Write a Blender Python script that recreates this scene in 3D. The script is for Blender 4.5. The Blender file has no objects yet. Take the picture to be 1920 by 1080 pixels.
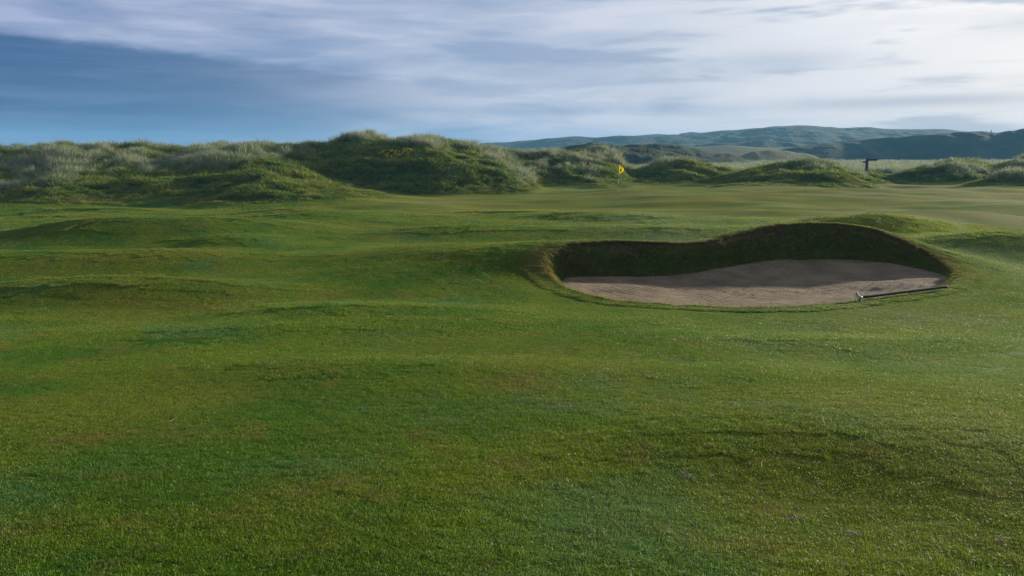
import bpy, math, random
import numpy as np
rng = np.random.default_rng(7); random.seed(7)
S = bpy.context.scene
COL = S.collection
R = math.radians
# ------------------------------------------------------------------ camera model (pixels of the 1920x1080 photo)
F = 1493.0; CAMZ = 3.1; PITCH = R(9.58); CP, SP = math.cos(PITCH), math.sin(PITCH)
def P(px, py, Y):
    u = (px-960)/F; v = (540-py)/F
    dy = CP+v*SP; dz = v*CP-SP
    return np.array([u*Y/dy, Y, CAMZ+dz*Y/dy])
def zat(py, Y):
    v = (540-np.asarray(py, float))/F
    return CAMZ+(v*CP-SP)*Y/(CP+v*SP)
# ------------------------------------------------------------------ numpy noise
def vnoise(x, y, seed=0):
    xi = np.floor(x).astype(np.int64); yi = np.floor(y).astype(np.int64)
    fx = x-xi; fy = y-yi
    fx = fx*fx*fx*(fx*(fx*6-15)+10); fy = fy*fy*fy*(fy*(fy*6-15)+10)
    def h(a, b):
        n = (a*374761393+b*668265263+seed*1442695041) & 0xffffffff
        n = ((n ^ (n >> 13))*1274126177) & 0xffffffff
        n = ((n ^ (n >> 16))*2246822519) & 0xffffffff
        return ((n ^ (n >> 15)) & 0xffffff)/float(0xffffff)*2-1
    a = h(xi, yi); b = h(xi+1, yi); c = h(xi, yi+1); d = h(xi+1, yi+1)
    return (a+(b-a)*fx)*(1-fy)+(c+(d-c)*fx)*fy
def fbm(x, y, seed=0, o=4, g=.5):
    s = 0; a = 1; t = 0
    for i in range(o):
        s = s+a*vnoise(x*2**i+i*17.3, y*2**i-i*9.1, seed+i); t += a; a *= g
    return s/t
def sm(t):
    t = np.clip(t, 0, 1); return t*t*(3-2*t)
# ------------------------------------------------------------------ terrain
PY = np.array([-40,-6,0,3,6,10,15,20,30,40,54,75,110,140,200,4000.])
PZ = np.array([1.9,1.5,1.4,1.25,.95,.5,.02,-.15,-.25,-.17,.02,.0,-.3,-.3,-.2,-.2])
_t = np.linspace(-40, 240, 5601); _z = np.interp(_t, PY, PZ)
_k = np.hanning(121); _k /= _k.sum(); _z = np.convolve(np.pad(_z, 60, 'edge'), _k, 'valid')
def zbase(y): return np.interp(y, _t, _z)
MOUNDS = []   # X, Y, amp, sx, sy, rot
def mound(px, py, Y, sx, sy, rot=0, lift=0):
    p = P(px, py, Y); MOUNDS.append((p[0], Y, p[2]-float(zbase(Y))+lift, sx*1.3, sy*1.45, R(rot)))
mound(185,404,32,2.0,1.5); mound(430,404,33,2.0,1.7,8); mound(300,412,34,3.0,1.6); mound(60,412,37,2.2,2.0)
mound(572,389,42,2.3,1.6); mound(700,396,47,2.6,1.5)
mound(330,464,23.5,1.7,1.0,10); mound(120,474,22,2.1,1.0,-4); mound(-60,470,22,1.6,1.2)
mound(452,442,28,1.1,1.0); mound(770,457,25,1.9,1.3,6,-.08); mound(150,518,17.5,1.6,.8)
mound(640,560,14.8,1.5,.7,-8,-.1); mound(380,523,17.8,1.3,.7)
mound(900,413,40,2.4,1.1); mound(830,424,34,1.8,.9); mound(985,425,34,1.6,.8)
mound(1760,394,37,3.0,1.6,4); mound(1640,404,33,2.0,1.2)
mound(1860,352,62,6.0,3.0); mound(1690,356,60,5.0,2.4); mound(1470,349,70,5.0,2.6); mound(1560,366,52,4,1.6)
mound(1010,354,69,6,2.6); mound(780,372,56,6,2.2); mound(1880,378,47,3.4,1.7); mound(1330,362,62,5,2)
mound(1180,425,33,3.5,1.1); mound(1000,456,27,2.4,1.2,20,-.12); mound(1880,436,27,2.2,1.4)
MOUNDS += [(3.9,6.3,.07,1.8,1.1,.2), (1.8,4.5,-.10,1.0,.75,.2), (4.0,4.6,.05,1.0,.8,0), (.9,8.8,.05,1.6,.6,0), (-2.4,9.0,.07,1.8,.6,0),
           (1.6,5.7,.03,.9,.6,.3), (-3.2,12.6,.10,2.4,.7,.1), (4.6,11.5,.08,1.8,.7,-.1)]
MOUNDS.append((-1.2, 22.6, .26, 2.8, 2.2, 0)); MT = list(MOUNDS)
def dunes():
    D = []
    def d(Y, wf, wb, pts, lift=0): D.append((Y, wf, wb, np.array(pts, float), lift))
    # crest lines as (photo column, photo row) at their distance
    d(76, 28, 30, [(-900,285),(-400,278),(-120,284),(0,286),(60,281),(120,275),(190,284),(260,279),(330,286),(420,284),(480,280),(520,289),(580,302),(650,322),(730,338),(830,350)])
    d(66, 13, 14, [(60,380),(200,371),(260,362),(330,355),(400,348),(470,342),(530,341),(590,348),(660,364)])
    d(80, 19, 26, [(380,300),(470,288),(520,283),(570,274),(620,270),(660,264),(690,260),(720,265),(765,262),(830,264),(860,272),(900,280),(940,300),(1000,330),(1060,350)], -.0)
    d(96, 22, 22, [(820,300),(880,282),(960,281),(1020,284),(1090,286),(1130,290),(1160,300),(1190,318),(1230,335)])
    d(92, 14, 14, [(1150,338),(1210,322),(1250,309),(1290,305),(1330,312),(1380,320),(1440,322),(1540,336)])
    d(84, 14, 14, [(1290,346),(1360,332),(1430,317),(1480,306),(1530,307),(1570,313),(1610,325),(1650,333),(1700,343)])
    d(100, 18, 18, [(1640,338),(1690,322),(1740,312),(1790,300),(1830,303),(1870,311),(1900,302),(1930,292),(2000,285),(2300,276),(2700,280)])
    d(76, 9, 14, [(1760,350),(1830,342),(1900,334),(1960,328),(2100,322),(2400,310)])
    d(130, 20, 20, [(300,288),(380,280),(410,275),(440,280),(520,288)]); d(130, 20, 20, [(-300,272),(-60,266),(0,274),(40,286)])
    d(120, 18, 20, [(480,290),(540,279),(600,284),(700,290)])
    d(93, 15, 16, [(1120,334),(1200,326),(1320,320),(1480,319),(1640,326),(1700,334),(1760,330),(2200,324),(2600,322)])
    return D
DUNES = dunes()
def dune_h(x, y):
    x = np.asarray(x, float); y = np.asarray(y, float); sh = x.shape; x = x.ravel(); y = y.ravel()
    res = np.zeros(x.shape); K = np.where((y > 40) & (y < 165))[0]
    if not len(K): return res.reshape(sh)
    x = x[K]; y = y[K]; px = 960+F*x/(y*CP)
    wob = fbm(x/14, y/14, 50, 3)*4; wx = 30*fbm(x/7, y/5, 51, 3)
    acc = np.ones(x.shape)
    for (Y, wf, wb, pts, lift) in DUNES:
        k = np.where((y+wob > Y-wf) & (y+wob < Y+wb) & (px+wx > pts[0,0]) & (px-wx < pts[-1,0]))[0]
        if not len(k): continue
        p_ = px[k]; zc = np.interp(p_, pts[:,0], zat(pts[:,1], Y))-.32+lift
        edge = sm((p_+wx[k]-pts[0,0])/70)*sm((pts[-1,0]-p_-wx[k])/70)
        t = y[k]+wob[k]-Y; t = np.where(t < 0, t/wf, t/wb)
        prof = (1-sm(np.abs(t)))*.75+.25*(1-t**2)
        acc[k] += np.exp(np.maximum(zc+.15, .0)*prof*edge*4)-1
    res[K] = np.log(acc)/4
    return res.reshape(sh)
def H0(x, y):
    x = np.asarray(x, float); y = np.asarray(y, float)
    z = zbase(y)
    for (mx, my, a, sx, sy, r) in MT:
        c, s = math.cos(r), math.sin(r)
        dx = (x-mx)*c+(y-my)*s; dy = -(x-mx)*s+(y-my)*c
        q = (dx/sx)**2+(dy/sy)**2
        if q.ndim == 0: z = z+a*np.exp(-.5*q); continue
        kk = q < 14; z = np.array(z, float); z[kk] += a*np.exp(-.5*q[kk])
    near = sm((y+4)/14)
    z = z+near*(.07*fbm(x/5.5, y/4.0, 3, 2)+(.007+.004*sm((y-7)/6))*fbm(x/1.6, y/1.3, 5, 2))*np.where(y > 130, 0, 1)
    z = z+.40*fbm(x/11, y/7, 27, 3)*sm((y-32)/12)*np.where(y > 130, 0, 1)
    d = dune_h(x, y); dm = sm(d/1.0)*sm((y-30)/15)
    z = z+d+dm*(.50*fbm(x/5, y/5, 11, 4)+.42*(.35-np.abs(fbm(x/2.3, y/2.6, 15, 3))))
    far = sm((y-120)/30)
    z = z+far*.55*fbm(x/26, y/20, 21, 4)
    return z
# solve mound amplitudes so that overlapping mounds do not add up: relax against the wanted crests
_w = [(m[0], m[1], m[2]+float(zbase(m[1]))) for m in MOUNDS[:34]]
for _ in range(14):
    hx = H0(np.array([w[0] for w in _w]), np.array([w[1] for w in _w]))
    for i, w in enumerate(_w):
        m = MT[i]; MT[i] = (m[0], m[1], m[2]+.5*float(np.clip(w[2]-hx[i], -.4, .4)), *m[3:])
MT = [(m[0], m[1], m[2]*(.88 if m[0] < 1 and m[1] > 12 else 1), *m[3:]) for m in MT]
# ------------------------------------------------------------------ bunker outlines: rim (px,py,Y) paired with sand edge
RIM = [(1015,497,20.3,1050,524,20.9),(1030,472,21.3,1062,519,21.3),(1080,457,22.0,1100,517,21.6),(1180,453,22.3,1190,518,21.9),
 (1280,456,22.4,1275,514,21.95),(1340,450,22.8,1330,504,22.35),(1400,435,23.6,1390,494,23.05),(1450,424,24.2,1445,487,23.6),
 (1520,419,24.5,1520,485,24.0),(1580,421,24.4,1580,486,24.0),(1640,431,24.0,1640,490,23.6),(1700,454,23.2,1700,498,22.8),
 (1750,480,22.2,1742,506,22.0),(1785,505,20.8,1772,515,20.9),(1792,520,19.6,1774,523,19.8),
 (1770,537,18.4,0,0,0),(1700,552,17.3,0,0,0),(1600,567,16.3,0,0,0),(1500,576,15.7,0,0,0),(1400,579,15.6,0,0,0),(1300,576,15.8,0,0,0),
 (1180,568,16.4,0,0,0),(1110,557,17.2,0,0,0),(1060,541,18.6,0,0,0),(1035,524,19.5,1047,530,19.9)]
BC = np.array([6.0, 19.6])
rimc = np.array([P(a,b,c) for a,b,c,_,_,_ in RIM]); sandc = []
for r, p in zip(RIM, rimc):
    if r[3]: sandc.append(P(*r[3:]))
    else:
        q = BC-p[:2]; q /= np.linalg.norm(q); sandc.append([p[0]+q[0]*.13, p[1]+q[1]*.13, p[2]-.11])
sandc = np.array(sandc)
def closed_cr(pts, n):
    out = []; m = len(pts)
    for i in range(m):
        a, b, c, d = pts[i-1], pts[i], pts[(i+1) % m], pts[(i+2) % m]
        for t in np.arange(n)/n:
            out.append(.5*((2*b)+(c-a)*t+(2*a-5*b+4*c-d)*t*t+(3*b-a-3*c+d)*t**3))
    return np.array(out)
rim = closed_cr(rimc, 16); sand_e = closed_cr(sandc, 16); NR = len(rim)
_a = np.arange(NR)
rim[:,:2] += (.05*np.stack([fbm(_a/6., _a*0+.5, 71, 3), fbm(_a/6., _a*0+.5, 72, 3)], 1)); rim[:,2] += .025*fbm(_a/4., _a*0+.2, 73, 3)
dlt = rim[:,2]-H0(rim[:,0], rim[:,1])
def rim_info(x, y):
    """distance to the rim, height correction there, inside flag"""
    x = np.asarray(x, float).ravel(); y = np.asarray(y, float).ravel()
    dist = np.full(x.shape, 1e3); dd = np.zeros(x.shape); ins = np.zeros(x.shape, bool)
    m = np.where((np.abs(x-BC[0]) < 17) & (np.abs(y-BC[1]-.5) < 15))[0]
    for s in range(0, len(m), 20000):
        k = m[s:s+20000]
        D2 = (x[k,None]-rim[None,:,0])**2+(y[k,None]-rim[None,:,1])**2
        j = D2.argmin(1); dm = np.sqrt(D2[np.arange(len(k)), j]); dist[k] = dm
        w = 1/(D2+.02)**2; dd[k] = (w*dlt[None]).sum(1)/w.sum(1)
        x0, y0 = rim[:,0], rim[:,1]; x1, y1 = np.roll(x0, -1), np.roll(y0, -1)
        c = ((y0[None] > y[k,None]) != (y1[None] > y[k,None])) & (x[k,None] < (x1-x0)[None]*(y[k,None]-y0[None])/((y1-y0)[None]+1e-12)+x0[None])
        ins[k] = (c.sum(1) % 2) == 1
    return dist, dd, ins
def H(x, y):
    x = np.asarray(x, float); y = np.asarray(y, float); sh = x.shape
    d, dd, ins = rim_info(x, y)
    w = np.exp(-(d/(1.9+1.9*sm((4.5-x.ravel())/4)))**2)
    return H0(x, y)+(dd*w).reshape(sh)
# ------------------------------------------------------------------ mesh helpers
def mesh_obj(name, V, Fs, mat=None, parent=None, smooth=True, attrs=None, loc=None):
    me = bpy.data.meshes.new(name)
    V = np.asarray(V, np.float32)
    if isinstance(Fs, np.ndarray):
        n = len(Fs); k = Fs.shape[1]
        me.vertices.add(len(V)); me.vertices.foreach_set('co', V.ravel())
        me.loops.add(n*k); me.loops.foreach_set('vertex_index', Fs.ravel().astype(np.int32))
        me.polygons.add(n); me.polygons.foreach_set('loop_start', np.arange(0, n*k, k, dtype=np.int32))
        me.update(calc_edges=True); me.validate()
    else:
        me.from_pydata([tuple(v) for v in V], [], Fs); me.update()
    if smooth: me.polygons.foreach_set('use_smooth', [True]*len(me.polygons))
    for k, a in (attrs or {}).items():
        at = me.attributes.new(k, 'FLOAT_COLOR', 'POINT'); at.data.foreach_set('color', np.asarray(a, np.float32).ravel())
    if mat: me.materials.append(mat)
    o = bpy.data.objects.new(name, me)
    if parent: o.parent = parent
    if loc is not None: o.location = loc
    COL.objects.link(o); return o
def grid_faces(nr, nc, closed=False):
    i = np.arange(nr-1)[:,None]; j = np.arange(nc if closed else nc-1)[None]
    j2 = (j+1) % nc
    return np.stack([i*nc+j, i*nc+j2, (i+1)*nc+j2, (i+1)*nc+j], -1).reshape(-1, 4)
def tag(o, label=None, cat=None, group=None, kind=None):
    for k, v in (('label', label), ('category', cat), ('group', group), ('kind', kind)):
        if v: o[k] = v
    return o
# ------------------------------------------------------------------ node helpers
class NT:
    def __init__(s, tree): s.t = tree
    def n(s, typ, ins=None, **kw):
        nd = s.t.nodes.new(typ)
        for k, v in kw.items(): setattr(nd, k, v)
        for k, v in (ins or {}).items():
            sk = nd.inputs[k]
            if isinstance(v, bpy.types.NodeSocket): s.t.links.new(v, sk)
            elif isinstance(v, bpy.types.Node): s.t.links.new(v.outputs[0], sk)
            else: sk.default_value = v
        return nd
    def m(s, op, a, b=None, c=None, clamp=False):
        ins = {0: a}
        if b is not None: ins[1] = b
        if c is not None: ins[2] = c
        return s.n('ShaderNodeMath', ins, operation=op, use_clamp=clamp).outputs[0]
    def rng(s, v, a, b, c=0., d=1., smooth=True):
        return s.n('ShaderNodeMapRange', {0: v, 1: a, 2: b, 3: c, 4: d}, interpolation_type='SMOOTHSTEP' if smooth else 'LINEAR').outputs[0]
    def mix(s, f, a, b, mode='MIX'):
        nd = s.n('ShaderNodeMix', data_type='RGBA', blend_type=mode)
        for k, v in ((0, f), (6, a), (7, b)):
            if isinstance(v, bpy.types.NodeSocket): s.t.links.new(v, nd.inputs[k])
            else: nd.inputs[k].default_value = v if k == 0 else (*v, 1)
        return nd.outputs[2]
    def noise(s, vec, scale, detail=3, rough=.5, dist=0):
        return s.n('ShaderNodeTexNoise', {'Vector': vec, 'Scale': scale, 'Detail': detail, 'Roughness': rough, 'Distortion': dist}).outputs[0]
def new_mat(name):
    m = bpy.data.materials.new(name); m.use_nodes = True; m.node_tree.nodes.clear()
    return m, NT(m.node_tree)
def out(N, sh, disp=None):
    o = N.n('ShaderNodeOutputMaterial'); N.t.links.new(sh, o.inputs[0])
def simple(name, col, rough=.6, metal=0, var=.15, scale=20):
    m, N = new_mat(name)
    g = N.n('ShaderNodeTexCoord').outputs['Object']
    c = N.mix(N.rng(N.noise(g, scale, 4), .3, .7), tuple(v*(1-var) for v in col), tuple(min(1, v*(1+var)) for v in col))
    b = N.n('ShaderNodeBsdfPrincipled', {'Base Color': c, 'Roughness': rough, 'Metallic': metal})
    out(N, b.outputs[0]); return m
def turf_group():
    g = bpy.data.node_groups.new('turf_colour', 'ShaderNodeTree')
    g.interface.new_socket('Color', in_out='OUTPUT', socket_type='NodeSocketColor')
    g.interface.new_socket('Dew', in_out='OUTPUT', socket_type='NodeSocketFloat')
    N = NT(g)
    pos = N.n('ShaderNodeNewGeometry').outputs['Position']
    n1 = N.noise(pos, .16, 3, .55); n2 = N.noise(N.n('ShaderNodeVectorMath', {0: pos, 1: (31, 7, 0)}).outputs[0], .55, 5, .62)
    n3 = N.noise(N.n('ShaderNodeVectorMath', {0: pos, 1: (-11, 57, 3)}).outputs[0], 1.5, 5, .65)
    n4 = N.noise(N.n('ShaderNodeVectorMath', {0: pos, 1: (91, -17, 3)}).outputs[0], .33, 4, .6)
    n5 = N.noise(N.n('ShaderNodeVectorMath', {0: pos, 1: (9, 17, 3)}).outputs[0], 9, 4, .7)
    c = N.mix(N.rng(n2, .38, .62), (.036,.130,.002), (.108,.180,.003))
    c = N.mix(N.m('MULTIPLY', N.rng(n1, .45, .65), .7), c, (.165,.168,.014))
    c = N.mix(N.m('MULTIPLY', N.rng(n3, .52, .68), .8), c, (.165,.132,.026))      # worn, dry patches
    c = N.mix(N.m('MULTIPLY', N.rng(n4, .54, .68), .7), c, (.048,.155,.050))      # bluish lush patches
    c = N.mix(N.m('MULTIPLY', N.rng(n5, .45, .7), .5), c, (.022,.045,.006))
    # pale dew sheen painted into the turf colour, stronger to the right, in drifts
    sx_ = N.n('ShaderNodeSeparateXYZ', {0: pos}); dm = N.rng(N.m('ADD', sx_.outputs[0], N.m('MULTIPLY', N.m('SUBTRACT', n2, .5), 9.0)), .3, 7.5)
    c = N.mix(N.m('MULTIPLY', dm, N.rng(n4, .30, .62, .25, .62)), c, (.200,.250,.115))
    go = N.n('NodeGroupOutput'); g.links.new(c, go.inputs[0]); g.links.new(N.rng(n4, .45, .7), go.inputs[1])
    return g
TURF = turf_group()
def zone_mix(N, c, z):
    pos = N.n('ShaderNodeNewGeometry').outputs['Position']
    st = N.n('ShaderNodeMapping', {0: pos, 3: (.10, .55, .3)}).outputs[0]
    green = N.mix(N.rng(N.noise(st, 1.0, 5, .65), .36, .60), (.145,.240,.016), (.29,.265,.04))
    green = N.mix(N.m('MULTIPLY', N.rng(N.noise(st, 2.2, 4, .6), .58, .70), .6), green, (.40,.45,.27))  # pale streaks: sheen of dew put into the putting surface colour
    c = N.mix(z.outputs[0], c, green)
    return N.mix(z.outputs[2], c, N.mix(N.rng(N.noise(pos, 2.5, 5, .7), .35, .65), (.115,.090,.026), (.19,.135,.05)))
def blade_mat(name, turf=True, cols=None, trans=.38, rough=.52, spec=.26):
    m, N = new_mat(name)
    a = N.n('ShaderNodeAttribute', attribute_name='bv'); sx = N.n('ShaderNodeSeparateColor', {0: a.outputs['Color']})
    if turf:
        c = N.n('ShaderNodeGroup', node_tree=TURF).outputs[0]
        za = N.n('ShaderNodeAttribute', attribute_name='zone', attribute_type='INSTANCER'); zz = N.n('ShaderNodeSeparateColor', {0: za.outputs['Color']})
        c = zone_mix(N, c, zz)
        c = N.mix(N.rng(sx.outputs[0], .86, 1, 0, .8), c, (.30,.27,.10))
        v = N.rng(sx.outputs[2], 0, 1, .4, 1.7, False)
        c = N.n('ShaderNodeVectorMath', {0: c, 'Scale': v}, operation='SCALE').outputs[0]
    else:
        pos = N.n('ShaderNodeNewGeometry').outputs['Position']
        n = N.noise(pos, cols[3], 4, .6)
        c = N.mix(N.rng(n, .4, .62), cols[0], cols[1])
        c = N.mix(N.rng(sx.outputs[0], .45, 1, 0, .9), c, cols[2])
        v = N.rng(sx.outputs[2], 0, 1, .6, 1.4, False)
        c = N.n('ShaderNodeVectorMath', {0: c, 'Scale': v}, operation='SCALE').outputs[0]
    b = N.n('ShaderNodeBsdfPrincipled', {'Base Color': c, 'Roughness': rough, 'Specular IOR Level': spec})
    tc = N.mix(.4, c, (.16,.24,.01)) if turf else c
    t = N.n('ShaderNodeBsdfTranslucent', {'Color': tc})
    out(N, N.n('ShaderNodeMixShader', {0: trans, 1: b.outputs[0], 2: t.outputs[0]}).outputs[0]); return m
# ground: mown turf, putting surface, rough dune grass, bare tan patches
def ground_mat():
    m, N = new_mat('ground_turf')
    a = N.n('ShaderNodeAttribute', attribute_name='zone'); z = N.n('ShaderNodeSeparateColor', {0: a.outputs['Color']})
    alpha = a.outputs['Alpha']
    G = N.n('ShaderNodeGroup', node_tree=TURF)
    pos = N.n('ShaderNodeNewGeometry').outputs['Position']
    st = N.n('ShaderNodeMapping', {0: pos, 3: (.10, .55, .3)}).outputs[0]
    nst = N.noise(st, 1.0, 5, .65)
    green = N.mix(N.rng(nst, .36, .60), (.150,.235,.014), (.270,.250,.034))
    green = N.mix(N.m('MULTIPLY', N.rng(N.noise(st, 1.1, 6, .7), .52, .72), .8), green, (.34,.42,.20))  # dewy sheen mixed into the ground colour as pale streaks
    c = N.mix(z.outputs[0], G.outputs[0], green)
    nr = N.noise(pos, .7, 5, .7)
    rough_c = N.mix(N.rng(nr, .4, .6), (.030,.075,.006), (.080,.100,.018))
    c = N.mix(z.outputs[1], c, rough_c)
    c = N.mix(z.outputs[2], c, N.mix(N.rng(N.noise(pos, 2.5, 5, .7), .35, .65), (.085,.062,.026), (.150,.112,.050)))
    fine = N.noise(pos, 55, 3, .7)
    c = N.mix(N.rng(fine, .3, .75, .0, .55), c, (.010,.020,.004))
    c = N.n('ShaderNodeVectorMath', {0: c, 'Scale': .72}, operation='SCALE').outputs[0]
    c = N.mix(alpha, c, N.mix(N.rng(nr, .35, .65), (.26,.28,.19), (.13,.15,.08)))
    b1 = N.n('ShaderNodeBump', {'Height': fine, 'Strength': .35, 'Distance': .02}).outputs[0]
    b2 = N.n('ShaderNodeBump', {'Height': N.noise(pos, 3.2, 6, .72), 'Strength': N.m('MULTIPLY', z.outputs[1], .9), 'Distance': .4, 'Normal': b1}).outputs[0]
    b = N.n('ShaderNodeBsdfPrincipled', {'Base Color': c, 'Roughness': .9, 'Specular IOR Level': .03, 'Normal': b2})
    out(N, b.outputs[0]); return m
def sand_mat():
    m, N = new_mat('bunker_sand')
    pos = N.n('ShaderNodeNewGeometry').outputs['Position']
    n = N.noise(pos, 1.2, 5, .6)
    c = N.mix(N.rng(n, .35, .65), (.150,.112,.070), (.214,.160,.102))
    c = N.mix(N.rng(N.noise(pos, 60, 3, .7), .6, .8, 0, .5), c, (.09,.065,.05))
    w1 = N.n('ShaderNodeTexWave', {'Vector': N.n('ShaderNodeMapping', {0: pos, 2: (0,0,R(-35))}).outputs[0], 'Scale': 1.5, 'Distortion': 4.0, 'Detail': 2, 'Detail Scale': .6}, bands_direction='X').outputs[1]
    w2 = N.n('ShaderNodeTexWave', {'Vector': N.n('ShaderNodeMapping', {0: pos, 2: (0,0,R(38))}).outputs[0], 'Scale': 1.35, 'Distortion': 4.0, 'Detail': 2, 'Detail Scale': .5}, bands_direction='X').outputs[1]
    sel = N.rng(N.noise(pos, .45, 2, .5), .46, .54)
    on = N.rng(N.noise(N.n('ShaderNodeVectorMath', {0: pos, 1: (4, 9, 1)}).outputs[0], .9, 3, .5), .40, .58, .12, 1)
    w = N.m('MULTIPLY', N.mix(sel, (0,0,0), (1,1,1)), 1.0)
    wv = N.m('ADD', N.m('MULTIPLY', w1, w), N.m('MULTIPLY', w2, N.m('SUBTRACT', 1.0, w)))
    b0 = N.n('ShaderNodeBump', {'Height': N.m('MULTIPLY', wv, on), 'Strength': 1.0, 'Distance': .07}).outputs[0]
    b1 = N.n('ShaderNodeBump', {'Height': N.noise(pos, 5, 7, .75), 'Strength': .9, 'Distance': .15, 'Normal': b0}).outputs[0]
    b = N.n('ShaderNodeBsdfPrincipled', {'Base Color': c, 'Roughness': .9, 'Specular IOR Level': .15, 'Normal': b1})
    out(N, b.outputs[0]); return m
def wall_mat():
    m, N = new_mat('bunker_turf_face')
    pos = N.n('ShaderNodeNewGeometry').outputs['Position']
    st = N.n('ShaderNodeMapping', {0: pos, 3: (.5,.5,7)}).outputs[0]
    n = N.noise(st, 1.6, 5, .7); a = N.n('ShaderNodeAttribute', attribute_name='zone'); z = N.n('ShaderNodeSeparateColor', {0: a.outputs['Color']})
    c = N.mix(N.rng(n, .40, .62), (.045,.050,.014), (.095,.070,.032))
    c = N.mix(N.rng(z.outputs[0], .15, .5, .85, 0), c, (.035,.085,.010))
    b1 = N.n('ShaderNodeBump', {'Height': N.noise(st, 5, 6, .75), 'Strength': .9, 'Distance': .06}).outputs[0]
    out(N, N.n('ShaderNodeBsdfPrincipled', {'Base Color': c, 'Roughness': .85, 'Specular IOR Level': .2, 'Normal': b1}).outputs[0]); return m
def hill_mat(name, cols, scale=.03, bump=4.0):
    m, N = new_mat(name)
    pos = N.n('ShaderNodeNewGeometry').outputs['Position']
    n = N.noise(pos, scale, 7, .68); n2 = N.noise(N.n('ShaderNodeMapping', {0: pos, 3: (.5,.12,.5)}).outputs[0], scale*2.2, 4, .6)
    c = N.mix(N.rng(n, .38, .62), cols[0], cols[1]); c = N.mix(N.rng(n2, .55, .72, 0, .8), c, cols[2])
    b1 = N.n('ShaderNodeBump', {'Height': N.noise(pos, scale*5, 8, .75), 'Strength': 1, 'Distance': bump}).outputs[0]
    out(N, N.n('ShaderNodeBsdfPrincipled', {'Base Color': c, 'Roughness': .95, 'Specular IOR Level': .1, 'Normal': b1}).outputs[0]); return m
GM = ground_mat(); SM = sand_mat(); WM = wall_mat()
# ------------------------------------------------------------------ ground sheet
def rows():
    y = -5.0; r = [y]
    while y < 1780:
        d = .055 if y < 10 else .055+(y-10)*.0014 if y < 60 else .125+(y-60)*.0032 if y < 130 else (y-130)*.022+.35
        y += d; r.append(y)
    return np.array(r)
YR = rows(); NC = 560
U = np.linspace(-1, 1, NC)
GY = np.repeat(YR[:,None], NC, 1); GX = U[None]*(6+.86*np.maximum(YR, 0))[:,None]
GZ = H(GX, GY)
dist, _, ins = rim_info(GX, GY); dist = dist.reshape(GX.shape); ins = ins.reshape(GX.shape)
dun = dune_h(GX, GY)
def zones(X, Y, dun, dist, hz0=None):
    n = fbm(X/6, Y/4, 33, 4)
    z = np.zeros(X.shape+(4,))
    # putting surface and its surround
    gr = sm((Y-(36+n*6+np.clip(8-X, 0, 40)*.45))/10)*(1-sm((Y-84)/6))*sm((X+16+n*5+(Y-50)*.3)/8)
    right = sm((Y-(24+n*4))/8)*sm((X-9-n*3)/5)*.8
    z[...,0] = np.clip(np.maximum(gr, right), 0, 1)*(1-sm(dun/.4))
    z[...,1] = sm((dun+n*.25-.12)/.35)*sm((Y-35)/8)
    crest = ((H0(X, Y) if hz0 is None else hz0)-zbase(Y)-.25-dun)*1.2
    br = np.clip(sm(crest)*sm(n*1.5+.5)*.38, 0, 1)*(Y < 70)*(1-z[...,1])
    # dry turf round the back and right of the bunker
    rr = np.exp(-(dist/.55)**2)*sm((Y-18)/2)*.75
    path = np.exp(-((X-37.5)/3.2)**2-((Y-74)/5)**2)
    z[...,2] = np.clip(np.maximum(np.maximum(br, rr), path), 0, 1)
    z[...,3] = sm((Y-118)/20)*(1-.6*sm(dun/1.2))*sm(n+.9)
    return z
Z = zones(GX, GY, dun, dist, GZ)
GF = grid_faces(len(YR), NC)
bad = (ins & (dist > .10)).ravel()
keep = ~bad[GF].any(1)
# ring patch that joins the sheet to the rim, then drops down the turf face
offs = np.array([-.0, .03, .07, .13, .22, .35, .55])
tang = np.roll(rim, -1, 0)[:,:2]-np.roll(rim, 1, 0)[:,:2]; tang /= np.linalg.norm(tang, axis=1)[:,None]
nrm = np.stack([-tang[:,1], tang[:,0]], 1)
if ((rim[:,:2]-BC)*nrm).sum() < 0: nrm = -nrm
ring = []; rz = []
for o_ in offs:
    q = rim[:,:2]+nrm*o_; h = H(q[:,0], q[:,1])
    ring.append(np.c_[q, h+.012-.035*sm((o_-.2)/.35)-(.035 if o_ == 0 else .01 if o_ < .05 else 0)])
ring = np.array(ring); rd = np.repeat(offs[:,None], NR, 1)
zr = zones(ring[...,0], ring[...,1], np.zeros(rd.shape), rd)
n0 = GX.size
V = np.concatenate([np.c_[GX.ravel(), GY.ravel(), GZ.ravel()], ring.reshape(-1, 3)])
FF = np.concatenate([GF[keep], grid_faces(len(offs), NR, True)[:, ::-1]+n0])
ZZ = np.concatenate([Z.reshape(-1, 4), zr.reshape(-1, 4)])
used = np.zeros(len(V), bool); used[FF.ravel()] = True; mp = np.cumsum(used)-1
ground = mesh_obj('ground', V[used], mp[FF], GM, attrs={'zone': ZZ[used]})
tag(ground, kind='structure')
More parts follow.
